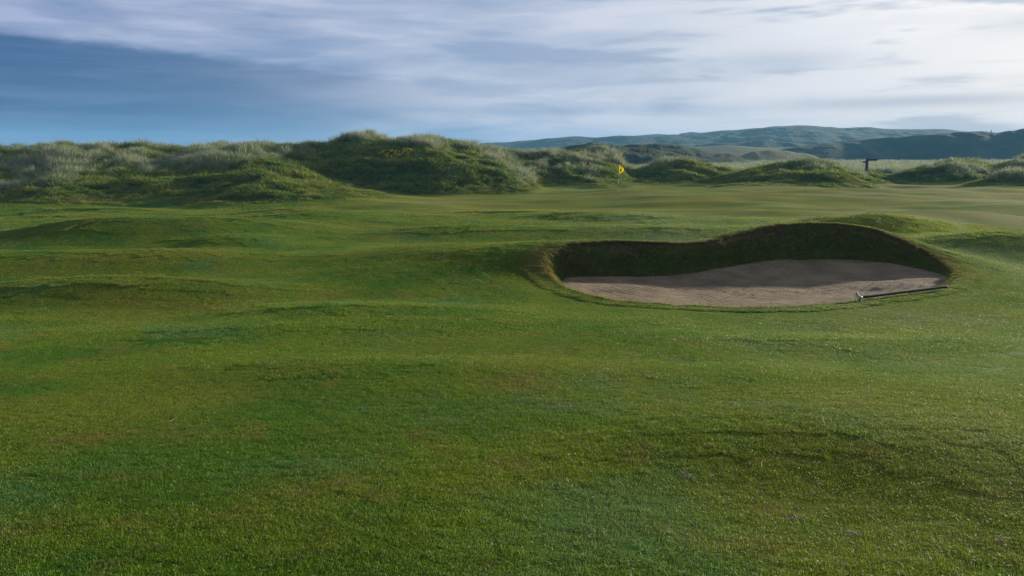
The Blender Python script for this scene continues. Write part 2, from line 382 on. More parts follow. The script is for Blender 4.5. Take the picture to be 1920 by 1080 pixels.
# turf face of the bunker
lv = 22; W = []; wa = []
for k in range(lv):
    t = k/(lv-1)
    p = rim*(1-t)+sand_e*t
    hgt = (rim[:,2]-sand_e[:,2])
    bulge = .10*math.sin(t*math.pi)*np.clip(hgt-.15, 0, 1)
    lipw = .08*sm(t/.22)*(1-sm((t-.45)/.55))*np.clip(hgt/.5, 0, 1)
    p = p.copy(); p[:,:2] -= nrm*lipw[:,None]
    n = fbm(_a/9., np.full(NR, t*6.), 90, 3); stp = np.sin(t*hgt*2*math.pi/.085)*.010
    p[:,:2] -= nrm*(n*.045*math.sin(t*math.pi)+stp*(0 < k < lv-1))[:,None]
    p[:,2] = rim[:,2]-.035+(sand_e[:,2]-.05-rim[:,2]+.035)*t**1.35
    W.append(p); wa.append(np.c_[np.full(NR, 1-t), hgt, hgt*0, hgt*0+1])
W = np.array(W)
wall = mesh_obj('bunker_face', W.reshape(-1, 3), grid_faces(lv, NR, True), WM, attrs={'zone': np.array(wa).reshape(-1, 4)})
tag(wall, kind='structure')
# sand floor
sl = 110; SV = []
cz = -.30
for k in range(sl):
    t = 1-(k/(sl-1))**.9
    q = BC+(sand_e[:,:2]-BC)*(t+(.03 if k == 0 else 0))
    e = sm(t)**1.6
    z = sand_e[:,2]*e+cz*(1-e)
    z = z+.035*fbm(q[:,0]/1.1, q[:,1]/1.1, 61, 3)+.012*fbm(q[:,0]/.25, q[:,1]/.25, 66, 3)
    if k == 0: z -= .05
    SV.append(np.c_[q, z])
SV = np.array(SV)
sand = mesh_obj('sand', SV.reshape(-1, 3), grid_faces(sl, NR, True), SM); tag(sand, kind='structure')
# ------------------------------------------------------------------ hills
def interp_s(px, pts):
    """smooth curve through crest points"""
    xs, ys = pts[:,0], pts[:,1]; i = np.clip(np.searchsorted(xs, px)-1, 0, len(xs)-2)
    t = np.clip((px-xs[i])/(xs[i+1]-xs[i]), 0, 1); return ys[i]+(ys[i+1]-ys[i])*sm(t)
def ridge(name, Y, wf, wb, pts, mat, amp, wl, nx=700, ny=90, base=-.6, pw=1.0):
    pts = np.array(pts, float)
    px = np.linspace(pts[0,0], pts[-1,0], nx); zc = zat(interp_s(px, pts), Y)
    s = np.linspace(-1, 1, ny); s = np.sign(s)*np.abs(s)**1.2
    yy = Y+np.where(s < 0, s*wf, s*wb)
    X = ((px-960)/F*CP)[None]*(Y+(yy-Y)*.6)[:,None]; YY = np.repeat(yy[:,None], nx, 1)
    YY = YY+fbm(X/(wl*2.5), X*0+3.3, 5, 3)*wf*.25
    prof = ((1-sm(np.abs(s)))*.6+.4*(1-np.abs(s)))**pw
    n = fbm(X/wl, YY/wl, 77, 6, .55)
    n2 = np.abs(fbm(X/(wl*.45)+7, YY/(wl*.8), 80, 4))
    ed = sm(np.minimum(np.arange(nx), np.arange(nx)[::-1])/25.)[None]
    Zz = base+(zc[None]-base)*prof[:,None]*(.25+.75*ed)+amp*(n-.3*n2)*(1-.75*np.exp(-(s/.12)**2))[:,None]*np.minimum(1, (1-np.abs(s))*4)[:,None]
    o = mesh_obj(name, np.stack([X, YY, Zz], -1).reshape(-1, 3), grid_faces(ny, nx), mat); return tag(o, kind='structure')
HM_far = hill_mat('far_hill_scrub', ((.035,.055,.030),(.075,.095,.050),(.12,.13,.07)), .02, 8)
HM_mid = hill_mat('dune_hill_scrub', ((.022,.040,.014),(.045,.068,.022),(.10,.12,.06)), .06, 3)
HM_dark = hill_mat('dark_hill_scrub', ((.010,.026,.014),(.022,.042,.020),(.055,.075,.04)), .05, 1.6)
HM_fair = hill_mat('distant_fairway_turf', ((.075,.085,.025),(.10,.095,.03),(.20,.14,.07)), .02, .5)
ridge('far_hills', 900, 320, 300, [(780,278),(880,270),(940,266),(1000,262),(1030,259),(1076,256),(1110,259),(1150,256),(1200,257),(1260,252),(1310,249),(1360,245),(1410,241),(1440,238),(1480,236),(1530,239),(1560,241),(1600,240),(1660,243),(1720,244),(1780,247),(1850,252),(1950,256),(2200,262),(2600,268)], HM_far, 3.2, 45, 900, 110, base=-2)
ridge('distant_hills', 1550, 160, 180, [(1080,262),(1140,257),(1180,255),(1230,252),(1262,254),(1276,250),(1292,248),(1320,252),(1380,262),(1450,270)], HM_far, 6, 160, 300, 40, base=-3)
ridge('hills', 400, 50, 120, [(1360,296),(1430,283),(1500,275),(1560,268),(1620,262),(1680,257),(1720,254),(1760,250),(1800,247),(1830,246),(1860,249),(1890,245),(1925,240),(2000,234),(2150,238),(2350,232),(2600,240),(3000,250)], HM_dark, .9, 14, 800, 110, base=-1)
ridge('hills', 210, 42, 50, [(940,296),(1000,290),(1040,280),(1085,272),(1112,266),(1140,270),(1170,277),(1200,276),(1240,284),(1280,292),(1330,300)], HM_mid, 1.5, 14, 500, 80)
ridge('hills', 265, 50, 60, [(1080,290),(1140,279),(1190,271),(1230,270),(1260,272),(1290,277),(1330,288),(1400,300)], HM_mid, 1.8, 18, 400, 80)
ridge('hills', 520, 130, 90, [(1170,292),(1240,278),(1300,275),(1350,273),(1420,277),(1480,276),(1560,271),(1650,270),(1760,280)], HM_fair, 1.0, 60, 400, 60, base=-1)
ridge('hills', 640, 60, 60, [(1270,280),(1310,271),(1340,268),(1380,270),(1400,266),(1430,263),(1470,266),(1510,270),(1540,272),(1575,264),(1600,262),(1630,266),(1700,272),(1800,278)], HM_mid, 2.0, 26, 400, 50, base=-1)
ridge('hills', 330, 36, 40, [(1370,297),(1410,284),(1440,281),(1462,282),(1500,287),(1550,297)], HM_fair, .4, 30, 160, 40)
# ------------------------------------------------------------------ instancing of grass
def blades(n, rad, hmin, hmax, wid, splay, curve, square=False, seed=1, clump=0, wind=(0,0), segs=2):
    g = np.random.default_rng(seed)
    if square: x = g.uniform(-rad, rad, n); y = g.uniform(-rad, rad, n)
    else:
        a = g.uniform(0, 2*np.pi, n); r = rad*np.sqrt(g.uniform(0, 1, n))*g.uniform(.3, 1, n); x = r*np.cos(a); y = r*np.sin(a)
    h = g.uniform(hmin, hmax, n)
    if clump: h = h*(1+clump*fbm(x/.09+50, y/.09+50, seed+300, 2))
    la = g.uniform(0, 2*np.pi, n); ls = np.abs(g.normal(0, splay, n))
    lx = np.cos(la)*ls; ly = np.sin(la)*ls
    if not square: lx = lx*.5+x/rad*splay; ly = ly*.5+y/rad*splay
    lx = lx+wind[0]; ly = ly+wind[1]
    fa = g.uniform(0, 2*np.pi, n); wx = np.cos(fa)*wid*.5*g.uniform(.6, 1.4, n); wy = np.sin(fa)*wid*.5
    V = []; C = []; r1, r2 = g.uniform(0, 1, n), g.uniform(0, 1, n)
    for s in range(segs+1):
        t = s/segs
        k = t+curve*t*t
        cx = x+lx*h*k; cy = y+ly*h*k; cz = h*(t-.35*curve*t*t*np.minimum(1, np.hypot(lx, ly)))
        if s == 0: cz = cz-.01
        w = 1-.25*t
        if s < segs:
            V += [np.c_[cx-wx*w, cy-wy*w, cz], np.c_[cx+wx*w, cy+wy*w, cz]]; C += [np.c_[r1, r1*0+t, r2, r1*0+1]]*2
        else:
            V.append(np.c_[cx, cy, cz]); C.append(np.c_[r1, r1*0+1, r2, r1*0+1])
    V = np.concatenate(V); C = np.concatenate(C); i = np.arange(n); fs = []
    for s in range(segs):
        a, b = 2*s*n+i, (2*s+1)*n+i
        if s < segs-1: c, d = (2*s+3)*n+i, (2*s+2)*n+i; fs += [np.c_[a, b, c], np.c_[a, c, d]]
        else: fs.append(np.c_[a, b, 2*segs*n+i])
    return V, np.concatenate(fs), C
def variant_collection(name, gens, mat):
    c = bpy.data.collections.new(name)
    for k, (V, Fs, C) in enumerate(gens):
        me = bpy.data.meshes.new(name); me.vertices.add(len(V)); me.vertices.foreach_set('co', V.astype(np.float32).ravel())
        n = len(Fs); me.loops.add(3*n); me.loops.foreach_set('vertex_index', Fs.ravel().astype(np.int32))
        me.polygons.add(n); me.polygons.foreach_set('loop_start', np.arange(0, 3*n, 3, dtype=np.int32)); me.update(calc_edges=True)
        at = me.attributes.new('bv', 'FLOAT_COLOR', 'POINT'); at.data.foreach_set('color', C.astype(np.float32).ravel())
        me.materials.append(mat); o = bpy.data.objects.new('%s_%02d' % (name, k), me); c.objects.link(o)
    return c
def scatter(name, coll, nvar, pts, scale, tilt=1.0, yaw=None, kind='stuff', normals=None, zs=None, zone=None):
    n = len(pts); x, y = pts[:,0], pts[:,1]
    if normals is None:
        e = .12
        nx = -(H(x+e, y)-H(x-e, y))/(2*e)*tilt; ny = -(H(x, y+e)-H(x, y-e))/(2*e)*tilt
        Nn = np.c_[nx, ny, np.ones(n)]
    else: Nn = normals
    Nn = Nn/np.linalg.norm(Nn, axis=1)[:,None]
    yaw = rng.uniform(0, 2*np.pi, n) if yaw is None else yaw
    tx = np.c_[np.cos(yaw), np.sin(yaw), np.zeros(n)]; tx -= Nn*(tx*Nn).sum(1)[:,None]; tx /= np.linalg.norm(tx, axis=1)[:,None]
    ty = np.cross(Nn, tx)
    eu = np.c_[np.arctan2(ty[:,2], Nn[:,2]), -np.arcsin(np.clip(tx[:,2], -1, 1)), np.arctan2(tx[:,1], tx[:,0])]
    me = bpy.data.meshes.new(name); me.vertices.add(n); me.vertices.foreach_set('co', pts.astype(np.float32).ravel())
    a = me.attributes.new('rot', 'FLOAT_VECTOR', 'POINT'); a.data.foreach_set('vector', eu.astype(np.float32).ravel())
    sv = np.c_[scale, scale, scale*(1 if zs is None else zs)]
    a = me.attributes.new('scl', 'FLOAT_VECTOR', 'POINT'); a.data.foreach_set('vector', sv.astype(np.float32).ravel())
    a = me.attributes.new('idx', 'INT', 'POINT'); a.data.foreach_set('value', rng.integers(0, nvar, n).astype(np.int32))
    if zone is not None:
        a = me.attributes.new('zone', 'FLOAT_COLOR', 'POINT'); a.data.foreach_set('color', zone.astype(np.float32).ravel())
    o = bpy.data.objects.new(name, me); COL.objects.link(o)
    g = bpy.data.node_groups.new(name+'_scatter', 'GeometryNodeTree')
    g.interface.new_socket('Geometry', in_out='INPUT', socket_type='NodeSocketGeometry'); g.interface.new_socket('Geometry', in_out='OUTPUT', socket_type='NodeSocketGeometry')
    N = NT(g); gi = N.n('NodeGroupInput'); go = N.n('NodeGroupOutput')
    ci = N.n('GeometryNodeCollectionInfo', {'Collection': coll, 'Separate Children': True, 'Reset Children': True})
    def at(nm, ty): return N.n('GeometryNodeInputNamedAttribute', {'Name': nm}, data_type=ty).outputs[0]
    ip = N.n('GeometryNodeInstanceOnPoints', {'Points': gi.outputs[0], 'Instance': ci.outputs[0], 'Pick Instance': True,
             'Instance Index': at('idx', 'INT'), 'Scale': at('scl', 'FLOAT_VECTOR')})
    er = N.n('FunctionNodeEulerToRotation', {0: at('rot', 'FLOAT_VECTOR')}); g.links.new(er.outputs[0], ip.inputs['Rotation'])
    g.links.new(ip.outputs[0], go.inputs[0])
    md = o.modifiers.new('scatter', 'NODES'); md.node_group = g
    return tag(o, kind=kind)
BM = blade_mat('mown_grass_blade', True)
TW = .30
near_t = variant_collection('lawn_tile', [blades(5600, TW, .007, .0175, .0028, .75, .5, True, 10+k, .7) for k in range(4)], BM)
mid_t = variant_collection('lawn_far_tile', [blades(3800, .55, .009, .020, .006, .8, .4, True, 20+k, .7) for k in range(3)], BM)
def tiles(y0, y1, step, marg):
    P_ = []
    for y in np.arange(y0, y1, step):
        w = .70*y+marg
        for x in np.arange(-w, w, step): P_.append((x+rng.uniform(-.1, .1)*step, y+rng.uniform(-.1, .1)*step))
    p = np.array(P_); d, _, i = rim_info(p[:,0], p[:,1])
    return p, d, i
far_t = variant_collection('lawn_distant_tile', [blades(3800, 1.0, .012, .026, .013, .8, .4, True, 30+k, .6) for k in range(3)], BM)
def lay(coll, nv, p, d, lift=0.0):
    dn = dune_h(p[:,0], p[:,1]); k = dn < .16; p = p[k]; d = d[k]; dn = dn[k]
    zn = zones(p[:,0], p[:,1], dn, d); k = rng.uniform(0, 1, len(p)) > sm((zn[:,0]-.35)/.4)*(p[:,1] > 33); p = p[k]; zn = zn[k]
    scatter('grass', coll, nv, np.c_[p, H(p[:,0], p[:,1])+lift], np.ones(len(p)), zone=zn)
U_ = rng.uniform
p, d, i = tiles(1.2, 14, .44, 2.4); k = (~i) & (U_(0, 1, len(p)) < 1-sm((p[:,1]-8)/6)*.95); lay(near_t, 4, p[k], d[k])
p, d, i = tiles(12, 27, .46, 1.2); k = (~i) & (d > .30) & (d < 1.5) & (p[:,0] > -6) & (p[:,0] < 18); lay(near_t, 4, p[k], d[k])
p, d, i = tiles(8, 44, .78, 3); k = (~i) & (d > .70) & (U_(0, 1, len(p)) < sm((p[:,1]-7)/5)) & (U_(0, 1, len(p)) < 1-sm((p[:,1]-28)/14)); lay(mid_t, 3, p[k], d[k])
p, d, i = tiles(28, 100, 1.35, 3); k = (~i) & (d > 1.0) & (U_(0, 1, len(p)) < sm((p[:,1]-27)/9)); lay(far_t, 3, p[k], d[k])
# small tufts that follow the rim, and the turf face of the bunker
tuft_s = variant_collection('short_tuft', [blades(200, .11, .010, .028, .005, .8, .5, False, 40+k, .4) for k in range(4)], BM)
RS = []
for _ in range(3000):
    j = rng.integers(0, NR); o_ = rng.uniform(0, .5)
    f = rng.uniform(0, 1); b = rim[j]*(1-f)+rim[(j+1) % NR]*f; q = b[:2]+nrm[j]*o_; RS.append((q[0], q[1]))
q = np.array(RS); d, _, i = rim_info(q[:,0], q[:,1]); q = q[~i]; d = d[~i]
scatter('grass', tuft_s, 4, np.c_[q, H(q[:,0], q[:,1])+.012], rng.uniform(.8, 1.3, len(q)), zone=zones(q[:,0], q[:,1], q[:,0]*0, d))
FBM = blade_mat('bunker_face_grass_blade', False, ((.110,.135,.016),(.085,.190,.010),(.28,.22,.05),1.3), .42)
shag = variant_collection('face_tuft', [blades(60, .06, .03, .11, .006, .7, 1.1, False, 60+k) for k in range(4)], FBM)
pl = []; nn = []; sc = []; tt_ = []
for _ in range(30000):
    j = rng.integers(0, NR); t = rng.uniform(0, 1)**.9 if rng.uniform() < .6 else rng.uniform(.0, .10)
    if rng.uniform() < .3: t = rng.uniform(.72, .97)
    hg = rim[j,2]-sand_e[j,2]
    if hg < .16 and t > .5: continue
    if .12 < t < .7 and rng.uniform() > .75+.6*vnoise(j/9., t*5+.3, 5): continue
    kf = t*(lv-1); k0 = min(int(kf), lv-2); fr = kf-k0
    f2 = rng.uniform(); j2 = (j+1) % NR
    p0 = (W[k0,j]*(1-fr)+W[k0+1,j]*fr)*(1-f2)+(W[k0,j2]*(1-fr)+W[k0+1,j2]*fr)*f2
    tt_.append(t); pl.append(p0); nn.append((-nrm[j,0], -nrm[j,1], .9 if t > .15 else 1.6)); sc.append(rng.uniform(.5, 1.1)*(1.25 if t > .7 and hg > .4 else 1))
FBB = blade_mat('bunker_face_dry_blade', False, ((.120,.080,.025),(.075,.085,.014),(.26,.17,.07),1.6), .4)
shab = variant_collection('face_dry_tuft', [blades(45, .06, .02, .07, .006, .7, 1.1, False, 70+k) for k in range(4)], FBB)
pl = np.array(pl); nn = np.array(nn); sc = np.array(sc); tt_ = np.array(tt_)
dry = tt_+rng.normal(0, .12, len(tt_))+.25*fbm(pl[:,0]/.8, pl[:,1]/.8, 77, 2) < .34
scatter('grass', shag, 4, pl[~dry], sc[~dry], normals=nn[~dry]); scatter('grass', shab, 4, pl[dry], sc[dry], normals=nn[dry])
# rough grass and marram on the dunes
RM = blade_mat('rough_grass_blade', False, ((.045,.130,.006),(.150,.195,.014),(.25,.21,.06),.35), .38)
MM = blade_mat('marram_blade', False, ((.110,.155,.070),(.22,.25,.145),(.38,.38,.26),.45), .38, .6)
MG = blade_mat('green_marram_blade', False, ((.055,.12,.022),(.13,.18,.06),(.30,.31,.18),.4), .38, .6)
rough_t = variant_collection('rough_tuft', [blades(80, .32, .08, .34, .024, .8, .9, False, 80+k) for k in range(4)], RM)
mar_t = variant_collection('marram_tuft', [blades(80, .24, .35, 1.0, .020, .42, .8, False, 90+k, wind=(-.16,.05), segs=3) for k in range(5)], MM)
mag_t = variant_collection('green_marram_tuft', [blades(75, .26, .30, .75, .018, .45, .8, False, 110+k, wind=(-.16,.05), segs=3) for k in range(5)], MG)
def cand(n, y0, y1, pw=1.0):
    y = y0+(y1-y0)*rng.uniform(0, 1, n)**pw; x = rng.uniform(-1, 1, n)*(.74*y+4); return x, y
x, y = cand(130000, 44, 112); dd_ = dune_h(x, y); n = fbm(x/9, y/6, 140, 4); n2 = fbm(x/2.5, y/2.5, 150, 3)
pxx = 960+F*x/(y*CP)
k = (dd_+n*.25 > .18) & (n2 > -.55); pts = np.c_[x[k], y[k], H(x[k], y[k])-.02]; pts = pts[:60000]; rd_ = dd_[k][:60000]
scatter('rough_grass', rough_t, 4, pts, (.4+.6*sm((rd_-.15)/.7))*rng.uniform(.6, 1.3, len(pts))*(1+.8*np.clip(fbm(pts[:,0]/1.4, pts[:,1]/1.4, 155, 2)*1.6, -.5, 1)))
# marram share: high parts of the dunes, paler on the left and in the middle distance
x, y = cand(150000, 50, 125); dd_ = dune_h(x, y); pxx = 960+F*x/(y*CP)
n = fbm(x/8, y/8, 160, 4); n2 = fbm(x/2.2, y/2.2, 170, 3)
lim = np.interp(pxx, [-200,0,200,420,520,640,900,980,1200,1500,1650,1700,2100], [.5,.6,1.0,1.3,2.1,3.4,2.6,.5,.5,1.5,.9,.4,.4])
m_ = sm((dd_-lim+n*1.3)/1.1)*sm((n2+.35)/.4)*sm((dd_-.3)/.3)
k = rng.uniform(0, 1, len(x)) < m_*.5*(.25+1.3*sm((fbm(x/1.3, y/1.3, 175, 2)+.25)/.5)); X_, Y_ = x[k], y[k]; n_ = n[k]+.6*n2[k]; ps = pxx[k]
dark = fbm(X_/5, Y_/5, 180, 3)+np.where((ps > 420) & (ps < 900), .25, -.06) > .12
pts = np.c_[X_, Y_, H(X_, Y_)-.03]; sc = np.clip(.95+.6*fbm(X_/3, Y_/3, 190, 3), .45, 1.5)*rng.uniform(.45, 1.15, len(X_))
scatter('marram_grass', mar_t, 5, pts[~dark], sc[~dark], .5)
scatter('marram_grass', mag_t, 5, pts[dark], sc[dark], .5)
x, y = cand(60000, 122, 330, 1.3); n = fbm(x/30, y/16, 200, 4); k = (n+.5*fbm(x/9, y/5, 210, 2) > .02); x, y = x[k][:26000], y[k][:26000]
scatter('marram_grass', mar_t, 5, np.c_[x, y, H(x, y)-.05], rng.uniform(.8, 1.7, len(x)), .4)
# ------------------------------------------------------------------ small objects
def lathe(prof, n=12, axis='z'):
    V = []; 
    for r, z in prof:
        for k in range(n):
            a = 2*math.pi*k/n; V.append((r*math.cos(a), r*math.sin(a), z))
    Fs = [tuple(f) for f in grid_faces(len(prof), n, True)]
    Fs += [tuple(range(n))[::-1], tuple(range((len(prof)-1)*n, len(prof)*n))]
    return V, Fs
def box(cx, cy, cz, sx, sy, sz, bev=0):
    V = [(cx+a*sx/2, cy+b*sy/2, cz+c*sz/2) for a in (-1,1) for b in (-1,1) for c in (-1,1)]
    return V, [(0,1,3,2),(4,6,7,5),(0,4,5,1),(2,3,7,6),(0,2,6,4),(1,5,7,3)]
def join(*parts):
    V = []; Fs = []
    for v, f in parts: o = len(V); V += list(v); Fs += [tuple(i+o for i in q) for q in f]
    return V, Fs
def bevel(o, w, seg=2):
    m = o.modifiers.new('bevel', 'BEVEL'); m.width = w; m.segments = seg; return o
def empty(name, loc, rz=0):
    o = bpy.data.objects.new(name, None); o.location = loc; o.rotation_euler = (0,0,rz); o.empty_display_size = .1; COL.objects.link(o); return o
# flagstick
fp = P(1159, 375, 54); fz = float(H(fp[0], 54.0))
fl = empty('flagstick', (fp[0], 54.0, fz))
tag(fl, 'thin golf flagstick with a limp yellow flag standing on the putting green', 'golf flag')
white = simple('flag_pole_white', (.30,.34,.30), .6); dark = simple('flag_pole_dark', (.05,.05,.05), .4)
V, Fs = lathe([(.012,-.1),(.012,.28),(.012,.55),(.012,.85),(.012,1.15),(.012,1.5),(.011,2.14),(.004,2.16)], 10)
pole = mesh_obj('pole', V, Fs, white, fl); pole.data.materials.append(dark)
for pg in pole.data.polygons:
    c = pg.center.z
    if c < .28 or .55 < c < .85 or 1.15 < c < 1.5: pg.material_index = 1
yel, Ny = new_mat('flag_cloth_yellow')
d_ = Ny.n('ShaderNodeBsdfDiffuse', {'Color': Ny.mix(Ny.noise(Ny.n('ShaderNodeTexCoord').outputs['Object'], 30, 3), (.80,.68,.0), (.88,.76,.01))}); t_ = Ny.n('ShaderNodeBsdfTranslucent', {'Color': (.85,.78,.0,1)})
out(Ny, Ny.n('ShaderNodeMixShader', {0: .5, 1: d_.outputs[0], 2: t_.outputs[0]}).outputs[0]); 
nu, nv = 26, 30; FV = []
for a in range(nv):
    t = a/(nv-1)
    for b in range(nu):
        s = b/(nu-1)
        w = .27*math.sin(math.pi*min(1, t*.93+.08))**.8*(1+.25*math.sin(3*t))
        FV.append((.012+s*w-.05*t*t*(s > -1)*1.3*s-.10*t*t*(1-s)*s, .06*math.sin(s*9+t*3)*s**.5*(.4+t), 2.13-.66*t-.06*s*(1-t)))
flag = mesh_obj('flag', FV, grid_faces(nv, nu), yel, fl)
sd = flag.modifiers.new('thick', 'SOLIDIFY'); sd.thickness = .003
V, Fs = lathe([(.030,-.02),(.054,-.02),(.054,.012),(.050,.014),(.030,.006)], 20); cup = mesh_obj('cup', V, Fs, white, fl)
blk = simple('flag_number_dark', (.05,.04,.02), .8)
NV = [(.035,-.012,1.95),(.10,-.02,1.88),(.115,-.02,1.72),(.06,-.012,1.68),(.03,-.01,1.78)]
# dark printed patch on the flag, curved with the cloth
pv = []; idx = []
for a in range(9, 22):
    for b in range(3, 15): v = FV[a*nu+b]; pv.append((v[0], v[1]-.006, v[2]))
pv = np.array(pv); na, nb = 13, 12
keepf = [tuple(f) for f in grid_faces(na, nb) if (((f[0]//nb-6)/6.)**2+((f[0] % nb-5.5)/5.5)**2) < .55]
mesh_obj('printed_mark', pv, keepf, blk, fl)
# signpost
sp = P(1624.5, 319, 118); sz = float(H(sp[0], 118.0)); top = float(zat(294.5, 118)); hh = top-sz
sg = empty('signpost', (sp[0], 118.0, sz-.1)); tag(sg, 'dark wooden signpost with two fingers standing among the pale marram grass', 'signpost')
dk = simple('signpost_dark_timber', (.018,.022,.030), .7)
V, Fs = join(box(0,0,hh/2-.15,.34,.34,hh-.3)); V += [(0,0,hh+.15)]
n_ = len(V)-1; Fs = [f for f in Fs if f != (1,5,7,3)]+[(1,5,n_),(5,7,n_),(7,3,n_),(3,1,n_)]
bevel(mesh_obj('post', V, Fs, dk, sg, False), .02)
def finger(x0, x1, z, h, th=.09):
    s = 1 if x1 > x0 else -1; e = x1-s*h*.55
    pr = [(x0,z-h/2),(e,z-h/2),(x1,z),(e,z+h/2),(x0,z+h/2)]
    V = [(a,-th/2,b) for a,b in pr]+[(a,th/2,b) for a,b in pr]
    return V, [(0,1,2,3,4),(9,8,7,6,5)]+[(k,(k+1)%5+0,(k+1)%5+5,k+5) for k in range(5)][:0]+[(k,k+5,(k+1)%5+5,(k+1)%5) for k in range(5)]
V, Fs = finger(.16, 1.58, hh-.30, .30); bevel(mesh_obj('sign_arm', V, Fs, dk, sg, False), .012)
V, Fs = finger(-.16, -.66, hh-.62, .24); bevel(mesh_obj('sign_arm', V, Fs, dk, sg, False), .012)
# rake, from head (near the front edge of the sand) to handle tip on the turf
a_ = P(1611, 558, 16.3); b_ = P(1777, 537.5, 17.75)
vec = b_-a_; L = float(np.linalg.norm(vec)); az = math.atan2(vec[1], vec[0]); el = math.asin(vec[2]/L)
rk = empty('bunker_rake', tuple(a_)); rk.rotation_euler = (0, -el, az)
tag(rk, 'dark handled bunker rake with a small pale blue head lying along the front sand edge', 'rake')
hb = simple('rake_handle_dark', (.010,.011,.014), .9); blue = simple('rake_head_pale_blue', (.05,.12,.15), .6); wht = simple('rake_cap_white', (.22,.30,.33), .6)
V, Fs = lathe([(.025,.06),(.029,.3),(.029,L-.14),(.032,L-.1),(.032,L-.02),(.02,L)], 12); V = [(z, y, -x) for x, y, z in V]
mesh_obj('handle', V, Fs, hb, rk)
rk.rotation_euler[0] = R(52)
parts = [box(0,-.0,.0,.035,.24,.03)]
bevel(mesh_obj('rake_head', *join(*parts), blue, rk, False), .006)
teeth = []
for q in range(7):
    yy = -.105+q*.035
    teeth.append(([(-.007,yy-.006,-.012),(.007,yy-.006,-.012),(.007,yy+.006,-.012),(-.007,yy+.006,-.012),(-.02,yy,-.085)], [(0,1,2,3),(0,4,1),(1,4,2),(2,4,3),(3,4,0)]))
mesh_obj('teeth', *join(*teeth), blue, rk, smooth=False)
V, Fs = lathe([(.018,-.03),(.026,-.02),(.026,.04),(.020,.07)], 12); V = [(z, y, -x+.012) for x, y, z in V]; mesh_obj('socket', V, Fs, wht, rk)
# marker post on the right hill
mk = P(1858.5, 247, 400)
V, Fs = lathe([(.2,-1.5),(.2,.9),(.3,.95),(.3,1.2),(.1,1.3)], 8); mo = mesh_obj('marker_post', V, Fs, dk, loc=(mk[0], 400, mk[2]-.6))
tag(mo, 'small dark marker post on the skyline of the right hand hill', 'marker post')
# yellow gorse on the big dune
def gorse(px, py, Y, w, label):
    c = P(px, py, Y); x0 = c[0]; z0 = float(H(x0, Y))
    e = empty('gorse_bush', (x0, Y, z0)); tag(e, label, 'gorse bush')
    gm = simple('gorse_stem_green', (.035,.055,.012), .8, 0, .3, 8); ym = simple('gorse_flower_yellow', (.52,.42,.01), .7, 0, .2, 8)
    for nm, cnt, mat, sz, zl in (('foliage', 2600, gm, .07, 0), ('flowers', 750, ym, .050, .10)):
        V = []; Fs = []
        for _ in range(cnt):
            a = rng.uniform(0, 2*np.pi); r = math.sqrt(rng.uniform(0,1)); lx = r*math.cos(a)*w; ly = r*math.sin(a)*w*.55
            hx = float(.28*(1-r*r)+.10*vnoise(np.array(lx*2.2), np.array(ly*2.2), 9))
            if nm == 'flowers' and vnoise(np.array(lx*2.6+5), np.array(ly*2.6), 12) < -.15: continue
            zz = GH(x0+lx, Y+ly)-z0+(hx+.06+zl*.8 if nm == 'flowers' else rng.uniform(0, max(.05, hx+.06)))
            d1 = rng.normal(0, 1, 3); d1 /= np.linalg.norm(d1); d2 = np.cross(d1, rng.normal(0,1,3)); d2 /= np.linalg.norm(d2)
            b = len(V); q = np.array([lx, ly, zz]); V += [q+d1*sz, q+d2*sz, q-d1*sz*.8, q-d2*sz*.8]; Fs.append((b,b+1,b+2,b+3))
        fo = mesh_obj(nm, V, Fs, mat, e, False)
        if nm == 'flowers': fo['kind'] = 'stuff'
_gx = None
PATCH = {}
def GH(x, y):
    # bilinear lookup in small cached patches of the ground
    kx, ky = math.floor(x/.5), math.floor(y/.5)
    if (kx, ky) not in PATCH:
        g = np.arange(11)*.05; PATCH[kx, ky] = H((kx*.5+g)[None]+g[:,None]*0, (ky*.5+g)[:,None]+g[None]*0)
    A = PATCH[kx, ky]; u = (x-kx*.5)/.05; v = (y-ky*.5)/.05; i = min(int(u), 9); j = min(int(v), 9); u -= i; v -= j
    return float((A[j,i]*(1-u)+A[j,i+1]*u)*(1-v)+(A[j+1,i]*(1-u)+A[j+1,i+1]*u)*v)
gorse(742, 289, 71.0, 1.6, 'low gorse bush in yellow flower on the shaded face of the big dune')
# straws lying on the near turf
strw = simple('dry_straw', (.42,.34,.18), .7)
def straw(px, py, Y, L_, ang, label):
    c = P(px, py, Y); V = []; n = 8
    for k in range(n):
        t = k/(n-1)
        for q in range(5):
            r = .0024*(1-.5*t); a = 2*math.pi*q/5; V.append((t*L_, r*math.cos(a)+.012*math.sin(t*2.5), r*math.sin(a)+.008+.02*t))
    Fs = [tuple(f) for f in grid_faces(n, 5, True)]
    o = mesh_obj('dry_stalk', V, Fs, strw, loc=(c[0], c[1], GH(c[0], c[1])+.018)); o.rotation_euler = (0,0,ang); tag(o, label, 'dry stalk', 'dry stalks on the turf')
def ground_Y(py, px=960):
    Ys = np.arange(2, 40, .02); pp = np.array([P(px, py, Y) for Y in Ys]); hh_ = H(pp[:,0], pp[:,1]); i = np.argmax(hh_ > pp[:,2]); return Ys[i]
straw(1428, 884, ground_Y(884,1428), .075, R(62), 'pale dry stalk lying alone on the turf left of the dark hollow')
straw(1545, 797, ground_Y(797,1545), .06, R(70), 'short pale stalk on the turf farther up, below the bunker')
straw(1532, 917, ground_Y(917,1532), .06, R(8), 'faint straw lying crosswise in the dark hollow')
straw(320, 796, ground_Y(796,320), .07, R(40), 'pale stalk on the dark turf at the left')
